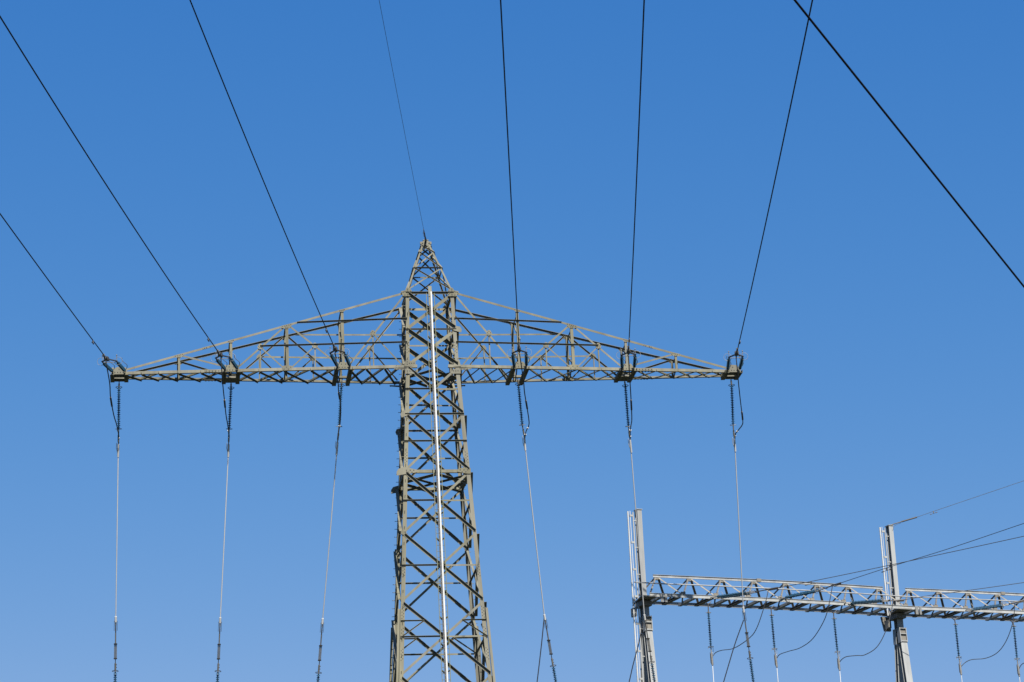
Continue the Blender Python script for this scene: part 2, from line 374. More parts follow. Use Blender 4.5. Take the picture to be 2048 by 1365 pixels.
# crossarms
def yb(x): return 1.05 - .75*(abs(x)-1.03)/10.97
def yt(x): return .96 - .66*(abs(x)-.94)/10.84
def zt(x): return 34.08 - 2.93*(abs(x)-.94)/10.84
ZB = 31.03
NX = [11.78, 11.13, 10.47, 9.74, 8.87, 8.07, 7.4, 6.65, 5.7, 4.68, 3.75, 3.19, 2.56, 1.85, 1.27]
for i in (-1, 1):
    arm = bpy.data.objects.new('crossarm', None); sc.collection.objects.link(arm); arm.parent = pyl
    tag(arm, 'left half of the crossarm' if i < 0 else 'right half of the crossarm')
    for k in (-1, 1):
        n = V((0, k, 0))
        o = -1
        Bp = lambda x: V((i*x, k*yb(x), ZB)); Tp = lambda x: V((i*x, k*yt(x), zt(x)))
        def on(x, z):                          # a point of this truss face at height z
            f_ = (z-ZB)/max(.01, zt(x)-ZB); return Bp(x).lerp(Tp(x), f_)
        # chords
        MB().angle(Bp(0 if False else .6), Bp(12.3), n, .115, .10, .013, (0, 0, -1), -1, .002).build('bottom_chord', PAINT, arm)
        MB().angle(Tp(.9), Tp(11.9), n, .08, .075, .011, (0, 0, 1), -1, .0).build('top_chord', PAINT, arm)
        for x, a in ((3.43, .105), (5.58, .115), (7.73, .095), (9.72, .085)):
            MB().angle(Bp(x), Tp(x), n, a, a*.9, .01, (-i, 0, 0), -1, -.013).build('vertical_strut', PAINT, arm)
        dg = [((9.66, zt(9.72)), (8.0, ZB+.18)), ((7.5, ZB+.1), (5.66, zt(5.58))), ((5.50, zt(5.58)), (3.72, ZB+.22)), ((3.22, ZB+.1), (1.0, 33.98))]
        for (xa, za), (xb, zb) in dg:
            MB().angle(on(xa, min(za, zt(xa)-.02)), on(xb, min(zb, zt(xb)-.02)), n, .066, .06, .009, (0, 0, 1), -1, -.018).build('diagonal_strut', PAINT, arm)
        for (xa, za), (xb, zb), (xv, zv) in (((6.61, 31.97), (5.72, ZB+.05), (6.61, 31.99)), ((4.51, 31.96), (5.44, ZB+.05), (4.51, 31.98)), ((2.27, 32.42), (1.2, ZB+.08), (2.27, 32.44))):
            MB().angle(on(xa, za), on(xb, zb), n, .048, .045, .008, (0, 0, 1), -1, -.03).build('secondary_strut', PAINT2, arm)
            MB().angle(on(xv, ZB), on(xv, zv), n, .048, .045, .008, (-i, 0, 0), -1, -.04).build('secondary_strut', PAINT2, arm)
            gb = MB(); c = on(xv, zv); gb.plate([c+V((-.12, 0, -.03)), c+V((-.06, 0, -.12)), c+V((.06, 0, -.12)), c+V((.12, 0, -.03)), c+V((.04, 0, .1)), c+V((-.04, 0, .1))], n, .008, .004)
            gb.bolts([c+V((.07*math.cos(q_*1.256+.3), 0, .06*math.sin(q_*1.256+.3)-.01)) for q_ in range(5)], n, .015, .014, .012); gb.build('gusset_plate', [PAINT, BOLT], arm)
        # long ties
        for (xa, za), zb in (((5.18, 33.0-.02), 33.0), ((6.61, 31.99), 32.02)):
            MB().angle(on(xa, min(za, zt(xa)-.01)), V((i*(hw(zb)-.05), k*hw(zb), zb)), n, .062, .055, .007, (0, 0, 1), 1, .02).build('long_tie', PAINT2, arm)
        # node plates
        for x, z_, wd, ht in ((5.58, None, .2, .13), (9.72, None, .17, .1), (3.43, None, .11, .08), (7.73, None, .12, .08)):
            c = Tp(x); gb = MB(); sl_ = -i*.27
            gb.plate([c+V((-wd, 0, -wd*sl_-.05)), c+V((-wd*.5, 0, -ht)), c+V((wd*.5, 0, -ht)), c+V((wd, 0, wd*sl_-.05)), c+V((wd, 0, wd*sl_+.04)), c+V((-wd, 0, -wd*sl_+.04))], n, .008, .003)
            gb.bolts([c+V((wd*.8*e/2, 0, wd*.8*e/2*sl_)) for e in (-2, -1, 0, 1, 2)]+[c+V((-.04, 0, -.07)), c+V((.04, 0, -.07))], n, .016, .014, .011)
            gb.build('gusset_plate', [PAINT, BOLT], arm)
        for x in (5.58,):
            c = Bp(x); gb = MB(); gb.plate([c+V((-.17, 0, -.06)), c+V((.17, 0, -.06)), c+V((.2, 0, .12)), c+V((.1, 0, .14)), c+V((-.1, 0, .14)), c+V((-.2, 0, .12))], n, .008, .006)
            gb.bolts([c+V((-.13+.085*e, 0, .08 if e % 2 else -.0)) for e in range(4)], n, .017, .014, .014); gb.build('gusset_plate', [PAINT, BOLT], arm)
        c = Bp(8.45); gb = MB(); gb.plate([c+V((-.3, 0, -.055)), c+V((.3, 0, -.055)), c+V((.3, 0, .055)), c+V((-.3, 0, .055))], n, .01, .004)
        gb.bolts([c+V((-.24+.12*e, 0, 0)) for e in range(5)], n, .02, .018, .014); gb.bolts([c+V((-.24+.12*e, -k*.05, -.06)) for e in range(5)], (0, 0, -1), .02, .03, 0); gb.build('splice_plate', [PAINT, BOLT], arm)
        c = Tp(8.6); gb = MB(); sl_ = -i*.27
        gb.plate([c+V((-.22, 0, -.22*sl_-.04)), c+V((.22, 0, .22*sl_-.04)), c+V((.22, 0, .22*sl_+.04)), c+V((-.22, 0, -.22*sl_+.04))], n, .009, .002)
        gb.bolts([c+V((.07*e, 0, .07*e*sl_)) for e in (-2, -1, 1, 2)], n, .017, .016, .01); gb.build('splice_plate', [PAINT, BOLT], arm)
    # lattice between the bottom chords
    for xa, xb in zip(NX[:-1], NX[1:]):
        if (xa, xb) in ((8.07, 7.4), (3.75, 3.19)): continue
        A = .07 if i < 0 else .06
        MB().angle((i*xa, yb(xa), ZB-.05), (i*xb, -yb(xb), ZB-.05), (0, 0, -1), A, A, .008, (0, -1, 0), -1, .0).build('lattice_bar', PAINT2, arm)
        MB().angle((i*xa, -yb(xa), ZB-.07), (i*xb, yb(xb), ZB-.07), (0, 0, -1), A, A*.8, .008, (0, 1, 0), 1 if i < 0 else -1, .0).build('lattice_bar', PAINT2, arm)
    # cross frames
    for x in (3.43, 5.58, 7.73, 9.72):
        f1, f2 = V((i*x, -yb(x), ZB)), V((i*x, yb(x), ZB)); t1, t2 = V((i*x, -yt(x), zt(x)-.06)), V((i*x, yt(x), zt(x)-.06))
        nx = V((i, 0, 0))
        for p, q in ((t1, t2), (f1.lerp(t1, .04), t2.lerp(f2, .5)), (t1.lerp(f1, .5), t2.lerp(f2, .0)), (f2, t1.lerp(f1, .5))):
            MB().angle(p, q, nx, .05, .05, .007, (0, 0, 1), 1, .03).build('cross_frame_bar', PAINT2, arm)
    # attachment beams at the three phases
    for x in (3.43, 7.73, 12.0):
        y1 = yb(min(x, 11.9))
        for e in (-1, 1):
            b = MB(); xx = i*x + e*.235
            b.channel((xx+e*.03, -y1-.22, ZB-.135), (xx+e*.03, y1+.14, ZB-.135), (0, 0, 1), .155, .13, up=(1, 0, 0))
            b.bolts([(xx+e*.03, -y1-.16+.2*q_, ZB-.14) for q_ in range(3)], (0, 0, -1), .02, .03)
            b.plate([(xx-.05, -y1-.13, ZB-.13), (xx+.05, -y1-.13, ZB-.13), (xx+.05, -y1-.13, ZB+.14), (xx, -y1-.13, ZB+.2), (xx-.05, -y1-.13, ZB+.14)], (0, -1, 0), .02)
            b.build('attachment_beam', [PAINT, BOLT], arm)
        c = V((i*x, -y1, ZB)); gb = MB()
        if x < 12:
            gb.plate([c+V((-.22, 0, -.05)), c+V((.22, 0, -.05)), c+V((.22, 0, .1)), c+V((.14, 0, .22)), c+V((-.14, 0, .22)), c+V((-.22, 0, .1))], (0, -1, 0), .01, .006)
            gb.bolts([c+V((-.16+.105*e, 0, .02)) for e in range(4)]+[c+V((-.08, 0, .15)), c+V((.08, 0, .15))], (0, -1, 0), .019, .016, .016)
            gb.build('gusset_plate', [PAINT, BOLT], arm)
            b = MB(); b.channel((i*x-.3, .35, ZB-.03), (i*x+.3, .35, ZB-.03), (0, 0, 1), .14, .08, up=(0, 1, 0)); b.build('attachment_beam', PAINT, arm)
            if x > 5:
                MB().flat((i*x, -y1+.45, ZB-.14), (i*x, y1-.1, ZB-.14), (0, 0, -1), .46, .014, up=(1, 0, 0)).build('floor_plate', PAINT, arm)
                for yy_ in (-y1+.12, -y1+.3): MB().angle((i*x-.25, yy_, ZB-.1), (i*x+.25, yy_, ZB-.13), (0, 0, -1), .09, .06, .01, (0, 1, 0), -1).build('lattice_bar', PAINT2, arm)
        else:
            pts = [c+V((.22*math.cos(t_), 0, .06+.19*math.sin(t_))) for t_ in [math.pi*e/10 for e in range(11)]]
            if i > 0: pts = [c+V((.26, 0, .06)), c+V((.17, 0, .24)), c+V((-.1, 0, .26)), c+V((-.24, 0, .16)), c+V((-.26, 0, .06))]
            gb.plate([c+V((-.28, 0, -.05))] + pts[::-1] + [c+V((.28, 0, -.05))], (0, -1, 0), .01, .006)
            gb.bolts([c+V((-.16+.105*e, 0, .03)) for e in range(4)]+[c+V((0, 0, .16))], (0, -1, 0), .019, .016, .016)
            gb.build('gusset_plate', [PAINT, BOLT], arm)
            for yy_ in (.42, -.1): MB().channel((i*x-.3, yy_, ZB-.09), (i*x+.3, yy_, ZB-.09), (0, 0, 1), .13, .1, up=(0, 1, 0)).build('attachment_beam', PAINT, arm)
            MB().angle((i*12.28, -.34, ZB), (i*12.28, .4, ZB), (i, 0, 0), .12, .1, .012, (0, 0, 1), -1, 0).build('end_bar', PAINT, arm)

# ================================================================== insulators
def shed_profile(L, n, r, core, cap=.05):
    pr = [(0, core*1.5), (cap, core*1.5), (cap+.002, core)]; st = (L-2*cap)/n
    for i in range(n):
        h = cap + st*(i+.5); rr = r if i % 2 == 0 else r*.86
        pr += [(h-st*.36, core), (h+st*.05, rr), (h+st*.16, rr*.99), (h+st*.12, core*1.15)]
    return pr + [(L-cap-.002, core), (L-cap, core*1.5), (L, core*1.5)]
def sheds(par, p, q, n=22, r=.075, core=.02, name='shed_stack', seg=12):
    p, q = V(p), V(q); return MB().lathe(p, q, shed_profile((q-p).length, n, r, core), seg).build(name, GLASS, par)
def along(p, q, d): return V(p) + (V(q)-V(p)).normalized()*d
ORD = ['outermost on the left', 'middle one on the left', 'nearest the shaft on the left', 'nearest the shaft on the right', 'middle one on the right', 'outermost on the right']
POS = ['crossarm\'s far left tip', 'crossarm midway left', 'crossarm just left of the shaft', 'crossarm just right of the shaft', 'crossarm midway right', 'crossarm\'s far right tip']
DOWN = [
 [(-12.01, 0.38, 30.9), (-12.02, 0.48, 30.71), (-12.04, 1.2, 29.26), (-12.05, 1.42, 28.8), (-12.06, 1.61, 28.43), (-12.18, 4.48, 22.55), (-12.21, 5.4, 20.63), (-12.23, 5.9, 19.6)],
 [(-7.72, 0.38, 30.9), (-7.72, 0.49, 30.67), (-7.79, 1.2, 29.23), (-7.81, 1.42, 28.77), (-7.82, 1.61, 28.4), (-8.13, 4.49, 22.45), (-8.22, 5.4, 20.55), (-8.28, 5.9, 19.52)],
 [(-3.41, 0.33, 30.97), (-3.44, 0.45, 30.74), (-3.52, 1.16, 29.29), (-3.57, 1.39, 28.81), (-3.6, 1.56, 28.45), (-4.12, 4.51, 22.35), (-4.27, 5.43, 20.42), (-4.37, 5.9, 19.44)],
 [(3.48, 0.31, 31.0), (3.52, 0.43, 30.75), (3.7, 1.13, 29.3), (3.78, 1.3, 28.94), (3.83, 1.53, 28.47), (4.7, 4.44, 22.35), (5.08, 5.31, 20.5), (5.32, 5.9, 19.24)],
 [(7.75, 0.35, 30.89), (7.79, 0.45, 30.68), (7.95, 1.16, 29.22), (8.01, 1.35, 28.82), (8.07, 1.55, 28.4), (8.74, 4.44, 22.28), (9.07, 5.25, 20.56), (9.3, 5.9, 19.16)],
 [(12.04, 0.32, 30.93), (12.08, 0.45, 30.68), (12.18, 1.13, 29.24), (12.23, 1.33, 28.82), (12.28, 1.52, 28.42), (12.77, 4.31, 22.5), (13.1, 5.18, 20.63), (13.32, 5.9, 19.08)]]
JUMP = [
 [(-12.45, -3.0, 30.74), (-12.4, -2.9, 30.42), (-12.31, -2.2, 30.0), (-12.29, -1.6, 29.65), (-12.19, -0.6, 29.27), (-12.1, 0.4, 29.18), (-12.04, 1.2, 29.02), (-12.04, 1.5, 28.76)],
 [(-8.18, -3.2, 30.72), (-8.15, -3.0, 30.27), (-8.09, -2.4, 29.76), (-8.03, -1.7, 29.5), (-7.95, -0.6, 29.25), (-7.86, 0.4, 29.11), (-7.81, 1.2, 28.99), (-7.8, 1.5, 28.77)],
 [(-3.92, -3.4, 30.96), (-3.86, -3.2, 30.39), (-3.77, -2.5, 29.92), (-3.72, -2.0, 29.68), (-3.59, -1.0, 29.46), (-3.53, 0.2, 29.26), (-3.53, 1.2, 29.12), (-3.56, 1.5, 28.8)],
 [(3.06, -3.4, 30.9), (3.13, -3.2, 30.57), (3.31, -2.5, 29.95), (3.4, -2.0, 29.65), (3.62, -1.0, 29.3), (3.81, 0.0, 29.12), (3.86, 0.5, 29.06), (3.83, 1.1, 29.0), (3.82, 1.5, 28.79)],
 [(7.31, -3.2, 30.96), (7.34, -3.0, 30.5), (7.47, -2.3, 29.84), (7.6, -1.6, 29.45), (7.81, -0.4, 29.05), (7.94, 0.6, 29.05), (8.01, 1.2, 28.92), (8.06, 1.5, 28.72)],
 [(11.54, -3.0, 30.75), (11.6, -2.8, 30.37), (11.75, -2.2, 29.85), (11.96, -1.4, 29.39), (12.32, 0.0, 29.11), (12.38, 0.4, 29.02), (12.33, 0.9, 28.96), (12.29, 1.3, 28.92), (12.29, 1.5, 28.73)]]
# the overhead spans: azimuth, height polynomial, distance of the clamp
XC = [-12.0, -7.73, -3.43, 3.43, 7.73, 12.0]; YF = [-.35, -.62, -.9, -.9, -.62, -.35]
PHI = [-7, -8.5, -9.2, -8.2, -9.45, -9.85]
PZW = [(30.9236, -.12254, .00017), (31.0284, -.1390, .00045), (31.0236, -.10083, .000506), (31.09, -.13, .0003), (31.09, -.13, .0003), (31.09, -.13, .0003)]
def spline(pts, n=6):
    P = [V(p) for p in pts]; P = [P[0]*2-P[1]] + P + [P[-1]*2-P[-2]]; o = []
    for i in range(1, len(P)-2):
        for j in range(n):
            t = j/n; a, b, c, d = P[i-1:i+3]
            o.append(.5*((2*b) + (c-a)*t + (2*a-5*b+4*c-d)*t*t + (3*b-a-3*c+d)*t**3))
    return o + [P[-2]]
def damper(P, d, near, grp, size=.13, hang=.09, r=.022):
    e = thing('vibration_damper', P, 'small damper under the ' + near, 'damper', grp)
    d = V(d).normalized(); dn = V((0, 0, -1)); P = V(P)
    MB().box(P+dn*hang*.4, (d, d.cross(dn), dn), (.045, .04, hang)).build('clamp', FITD if 'feeder' in grp else FIT, e)
    b = MB(); c = P + dn*hang
    b.tube([c-d*size, c+d*size], .008, 5)
    for s_ in (-1, 1): b.lathe(c+d*s_*size*1.35, c+d*s_*size*.6, [(0, r*.6), (.02, r), (size*.5, r), (size*.7, r*.6)], 8)
    b.build('weights', FITD, e)
    return e
for k in range(6):
    # ---- hanging string under the arm
    a0, rt, rb, cl0, cl1, w1, nb, fe = [V(p) for p in DOWN[k]]
    e = thing('insulator_string', a0, 'dark blue ribbed insulator hanging below the ' + POS[k], 'insulator', 'insulator strings hanging under the crossarm')
    ax = (rb-rt).normalized()
    b = MB(); b.tube([a0+V((0, 0, .05)), a0.lerp(rt, .45)], .02, 6); b.tube([a0.lerp(rt, .35), rt], .032, 6); b.bolts([a0.lerp(rt, .5)], (1, 0, 0), .02, .05, -.02, 0)
    b.build('clevis_link', FIT, e)
    MB().torus(rt, V((0, 0, 1)), .118, .012).build('corona_ring', RINGD, e)
    sheds(e, rt-ax*.03, rb+ax*.02)
    MB().torus(rb+ax*.01, ax + V((0, -.12, 0)), .118, .011).tube([rb-V((.118, 0, 0)), rb+V((.118, 0, 0))], .008, 5).build('corona_ring', RINGD if k < 2 else RING, e)
    b = MB(); b.tube([rb, rb.lerp(cl0, .6)], .026, 6); b.tube([rb.lerp(cl0, .5), cl0], .035, 6); b.tube([cl0, cl0.lerp(cl1, .35)], .022, 6)
    b.build('lower_link', FIT, e)
    b = MB(); b.tube([cl0.lerp(cl1, .25)+ax*(.0), cl0.lerp(cl1, .25)+(cl1-cl0).normalized()*.5], .042, 8); b.tube([cl0+V((-.07, 0, -.05)), cl0.lerp(cl1, .6)+V((-.075, 0, 0)), cl1+V((-.03, 0, 0))], .012, 5)
    b.build('dead_end_clamp', ALU, e)
    # ---- descending conductor
    top = cl0.lerp(cl1, .8); pts = [top.lerp(w1, t/12) + V((0, 0, -.10*math.sin(math.pi*t/12))) for t in range(13)]
    tag(MB().tube(pts, .021, 6).build('down_conductor', ALU, None, top), 'pale conductor dropping from the ' + POS[k], 'power cable', 'pale conductors dropping from the pylon')
    # ---- lower string near the foot of the picture
    e = thing('strain_insulator', w1, 'lower insulator with turnbuckle, far below the ' + POS[k], 'insulator', 'lower dead end insulators at the bottom of the picture')
    ax2 = (nb-w1).normalized(); L = (nb-w1).length
    q = lambda d_: w1 + ax2*d_
    MB().tube([q(-.05), q(.17)], .045, 8).build('dead_end_clamp', ALU, e)
    b = MB(); b.tube([q(.17), q(.3)], .03, 6); b.tube([q(.3), q(.6)], .022, 6, 1); b.bolts([q(.42), q(.5)], (1, 0, 0), .028, .05, -.025, 1); b.tube([q(.6), q(L*.5)], .026, 6)
    for s_ in (-1, 1): b.tube([q(.12)+V((s_*.055, 0, 0)), q(.52)+V((s_*.06, 0, 0))], .008, 5, 1)
    b.build('jaw_link', [FIT, FITD], e)
    b = MB()
    for t_ in (.5, .78): b.box(q(L*t_*.98), (V((1, 0, 0)), ax2, V((0, 1, 0))), (.13, .035, .1), 1)
    for s_ in (-1, 1): b.tube([q(L*.49)+V((s_*.04, 0, 0)), q(L*.765)+V((s_*.04, 0, 0))], .014, 6)
    b.tube([q(L*.49), q(L*.765)], .02, 6); b.build('turnbuckle', [FIT, FITD], e)
    b = MB(); b.tube([q(L*.77), q(L*.86)], .016, 6, 1); b.tube([q(L*.85), q(L)], .036, 6); b.bolts([q(L*.88), q(L*.93)], (1, 0, 0), .018, .04, .02, 1); b.build('ball_link', [FIT, FITD], e)
    MB().torus(nb, ax2, .118, .013).build('corona_ring', RINGD, e)
    sheds(e, nb+ax2*.02, nb+ax2*1.75)
    # ---- the strain set in front of the arm
    x, y, ph = XC[k], YF[k], math.radians(PHI[k]); c0, c1, c2 = PZW[k]
    hd = V((math.sin(ph), -math.cos(ph), 0)); sd = V((math.cos(ph), math.sin(ph), 0))
    def wp(t): return V((x, y, c0 + c1*t + c2*t*t)) + hd*t
    # string line from the beams to the clamp
    B0 = V((x, y-.12, 31.04)); C0 = wp(3.25); 
    e = thing('strain_insulator_set', B0, 'dark insulator pair with rings, in front of the ' + POS[k], 'insulator', 'double strain insulator sets in front of the crossarm')
    sdv = (C0-B0).normalized(); zz = sd.cross(sdv).normalized()
    if zz.z < 0: zz = -zz
    for s_ in (-1, 1):
        p = B0 + sd*s_*.235; q2 = B0 + sdv*2.45 + sd*s_*.265
        u_ = (q2-p).normalized()
        MB().tube([p, p+u_*.28], .024, 6).bolts([p+u_*.1], (1, 0, 0), .035, .08, -.04, 0).build('shackle', FITD, e)
        sheds(e, p+u_*.24, p+u_*2.12, 26, .07, .03, 'shed_stack')
        b = MB(); b.tube([p+u_*2.1, q2], .026, 6); b.build('end_fitting', FITD, e)
        rc = q2 + u_*(-.05)+zz*.03
        b = MB(); b.torus(rc+sd*s_*.05, u_+zz*.15, .15, .007, 30, 6); b.tube([rc, rc+zz*.2], .012, 5); b.lathe(rc+zz*.19, rc+zz*.25, [(0, .01), (.015, .028), (.035, .028), (.05, .01)], 8)
        b.build('corona_ring', RING, e)
        h0 = p + u_*.25
        b = MB(); b.tube(spline([h0, h0+sd*.09+zz*.06+u_*.05, h0+sd*.13+zz*.17+u_*.2, h0+sd*.03+zz*.26+u_*.34, h0-sd*.03+zz*.34+u_*.42, h0-sd*.02+zz*.42+u_*.46], 4), .012, 5); b.build('arcing_horn', RING, e)
    yk = B0 + sdv*2.45; b = MB()
    for s_ in (-1, 1): b.flat(yk+sd*s_*.275, C0+sd*s_*.03-sdv*.22, zz, .075, .03, up=sd)
    b.build('yoke', FITD, e)
    MB().flat(yk-sd*.25, yk+sd*.25, zz, .045, .018, up=sdv, off=-.03).build('spreader_bar', RING, e)
    b = MB(); b.tube([C0-sdv*.3, C0+sdv*.45], .058, 8); b.tube([C0+sdv*.4, C0+sdv*.85], .034, 8)
    b.box(C0+sdv*.05, (sd, sdv, zz), (.15, .3, .12)); b.bolts([C0+sdv*.75+zz*.02], zz, .045, .05, 0, 1); b.bolts([C0+sdv*.45-zz*.03], sd, .04, .07, -.03, 1)
    b.build('tension_clamp', [FITD, RING], e)
    # ---- conductor toward the viewer
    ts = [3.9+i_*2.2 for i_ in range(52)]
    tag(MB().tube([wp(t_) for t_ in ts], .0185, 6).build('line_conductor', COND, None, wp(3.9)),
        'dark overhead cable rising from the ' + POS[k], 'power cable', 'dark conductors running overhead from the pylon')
    dd = wp(6.6)-wp(6.4); damper(wp(5.9 if k > 2 else 6.6), dd, 'cable rising from the ' + POS[k], 'dampers on the overhead conductors', .12, .1, .028)
    # ---- jumper
    jp = spline(JUMP[k]); jp[0] = C0 - sdv*.1
    e = thing('jumper_cable', jp[len(jp)//2], 'drooping dark jumper cable under the ' + POS[k], 'jumper cable', 'jumper cables looping under the crossarm')
    MB().tube(jp, .021, 6).build('cable', COND2, e)
    for fr, ln, rr in ((.42 if k < 2 else .44, 3, .036), (.78, 1, .038), (.9, 1, .04)):
        i0 = int(len(jp)*fr); MB().tube(jp[i0:i0+ln+1] if ln > 1 else [jp[i0], jp[i0].lerp(jp[i0+1], .7)], rr, 8).build('sleeve', ALU if fr > .7 else FITD, e)

# earth wire on the peak
ph = math.radians(-8.15); hd = V((math.sin(ph), -math.cos(ph), 0))
def ew(t): return V((0, -.2, 36.55-.14*t+.0003*t*t)) + hd*t
e = thing('earth_wire_clamp', ew(0), 'small dark and rusty dead end clamp tying the earth wire to the peak', 'clamp')
b = MB(); b.tube([ew(0), ew(.55)], .045, 8, 0, True, True, .03); b.tube([ew(.5), ew(1.35)], .028, 6, 1); b.tube([ew(1.3), ew(1.9)], .018, 6, 1); b.build('clamp_body', [FITD, mat('rusty_fitting', (.20, .13, .08), .7, noise=.4, scale=20)], e)
MB().torus(ew(1.1)+V((-.03, 0, .0)), (1, 0, .2), .1, .008, 20, 5).build('bonding_loop', FITD, e)
tag(MB().tube([ew(1.5+i_*2.2) for i_ in range(48)], .0072, 5).build('earth_wire', EARTH, None, ew(1.5)), 'thin dark earth wire rising from the pointed top of the pylon', 'earth wire')
# the separate nearer conductor
P1 = (5.1651-0, 32.0672, 15.52479); P2 = (9.93293, 40.44824, 14.18721)
def inv(p):
    X, Y, Zz = p; Y -= D; return V((X*cT + Y*sT, -X*sT + Y*cT, Zz))
A1 = [(0.0, 5.17, 32.07, 15.52), (1.94, 6.12, 33.75, 15.27), (3.35, 6.82, 34.98, 15.06), (5.27, 7.77, 36.65, 14.79), (7.18, 8.71, 38.31, 14.53), (9.64, 9.93, 40.45, 14.19)]
def c7(s_):
    f_ = s_/9.64; return inv((5.1651+(9.93293-5.1651)*f_, 32.0672+(40.44824-32.0672)*f_, 15.53 - .1395*s_ + .00001*s_*s_))
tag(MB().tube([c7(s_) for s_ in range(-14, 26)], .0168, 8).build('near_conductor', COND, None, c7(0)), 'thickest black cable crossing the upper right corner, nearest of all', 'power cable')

# ================================================================== SUBSTATION GANTRY
GA = V((9.3494, 7.6524, 0)); GU = V((.96518, .2616, 0)); GV = V((.2616, -.96518, 0)); SP = 12.088
def G(u, v, z): return GA + GU*u + GV*v + V((0, 0, z))
def camber(u): return .05*math.sin(math.pi*((u % SP)/SP))
for c_i, u0 in enumerate((0, SP)):
    e = thing('gantry_column', G(u0, 0, ZG), ['grey gantry column left of the other, white climbing rail down its whole side', 'grey gantry column whose top holds a thin wire rising right'][c_i], 'steel column', 'steel columns of the substation gantry')
    MB().ibeam(G(u0, 0, 23.5), G(u0, 0, 27.5), GV, .205, .27, up=GU).build('upper_shaft', GALV, e)
    MB().ibeam(G(u0+.02, 0, 22.3), G(u0+.02, 0, 23.5), GV, .30, .27, up=GU).build('lower_shaft', GALV, e)
    b = MB(); b.box(G(u0, 0, 27.51), (GU, GV, Z), (.26, .33, .03)); b.box(G(u0, .0, 24.38), (GU, GV, Z), (.23, .30, .05)); b.build('cap_plate', GALV, e)
    # spread legs
    for s_ in (-1, 1):
        f = G(u0+.03, s_*(.16+.1*(22.3-ZG)), ZG)
        MB().ibeam(f, G(u0+.03, s_*.17, 22.3), GV, .31, .22, up=GU).build('spread_leg', GALV, e)
        b = MB(); vv = lambda z_: s_*(.16+.06*(22.95-z_))
        for e_ in (-1, 1): b.flat(G(u0+.03+e_*.155, vv(22.3), 22.3), G(u0+.03+e_*.155, vv(22.95), 22.95), GV, .03, .24, up=GU, off=-.12)
        b.flat(G(u0+.03, vv(22.3), 22.3), G(u0+.03, vv(22.95), 22.95), GV, .28, .02, up=GU, off=.03, mi=2)
        for zz_, hh in ((22.92, .03), (22.68, .035), (22.36, .06)): b.box(G(u0+.03, vv(zz_)+.085, zz_), (GU, GV, Z), (.28, .08, hh), 0)
        b.build('joint_panel', [GALV, RINGD, GALVB], e)
    b = MB()
    b.plate([G(u0-.5, .90, 23.60), G(u0+.2, .90, 23.60), G(u0+.2, -.6, 23.60), G(u0-.2, -.6, 23.60)], Z, .05)
    b.box(G(u0-.02, 0, 23.46), (GU, GV, Z), (.46, .7, .2)); b.box(G(u0-.3, -.35, 23.2), (GU, GV, Z), (.14, .3, .36))
    if c_i: b.plate([G(u0-.42, -.75, 23.6), G(u0-.0, -.75, 23.6), G(u0-.0, -.75, 22.98), G(u0-.3, -.75, 22.98)], GV, .12)
    b.build('beam_seat', GALVB, e)
    b = MB(); b.box(G(u0+.38, .98, 23.55), (GU, GV, Z), (.13, .03, .34)); b.box(G(u0+.56, .98, 23.55), (GU, GV, Z), (.1, .03, .34)); b.build('clamp_plate', RING, e)
    # climbing gear on the left flank
    zb = ZG+.5 if c_i == 0 else 23.5
    lad2 = bpy.data.objects.new('climbing_gear', None); sc.collection.objects.link(lad2); lad2.parent = e
    MB().flat(G(u0-.49, 0, zb), G(u0-.49, 0, 27.42), GV, .05, .04, up=GU).build('climbing_rail', RAILG, lad2)
    MB().tube([G(u0-.375, 0, zb), G(u0-.375, 0, 27.45)], .013, 6).build('guide_rod', ALU, lad2)
    MB().tube([G(u0-.245, 0, zb), G(u0-.245, 0, 27.4)], .03, 8).build('conduit', GALV, lad2)
    b = MB(); z = zb+.1
    while z < 27.4: b.tube([G(u0-.545, 0, z), G(u0-.41, .01, z)], .006, 4); z += .14
    b.build('pegs', FIT, lad2)
    b = MB()
    for zz_ in [27.25-1.15*q_ for q_ in range(25)]:
        if zz_ < zb: break
        b.box(G(u0-.34, .0, zz_), (GU, GV, Z), (.14, .05, .08)); b.tube([G(u0-.27, 0, zz_-.22), G(u0-.09, .02, zz_-.22)], .025, 6)
    b.build('stand_off', GALV, lad2)
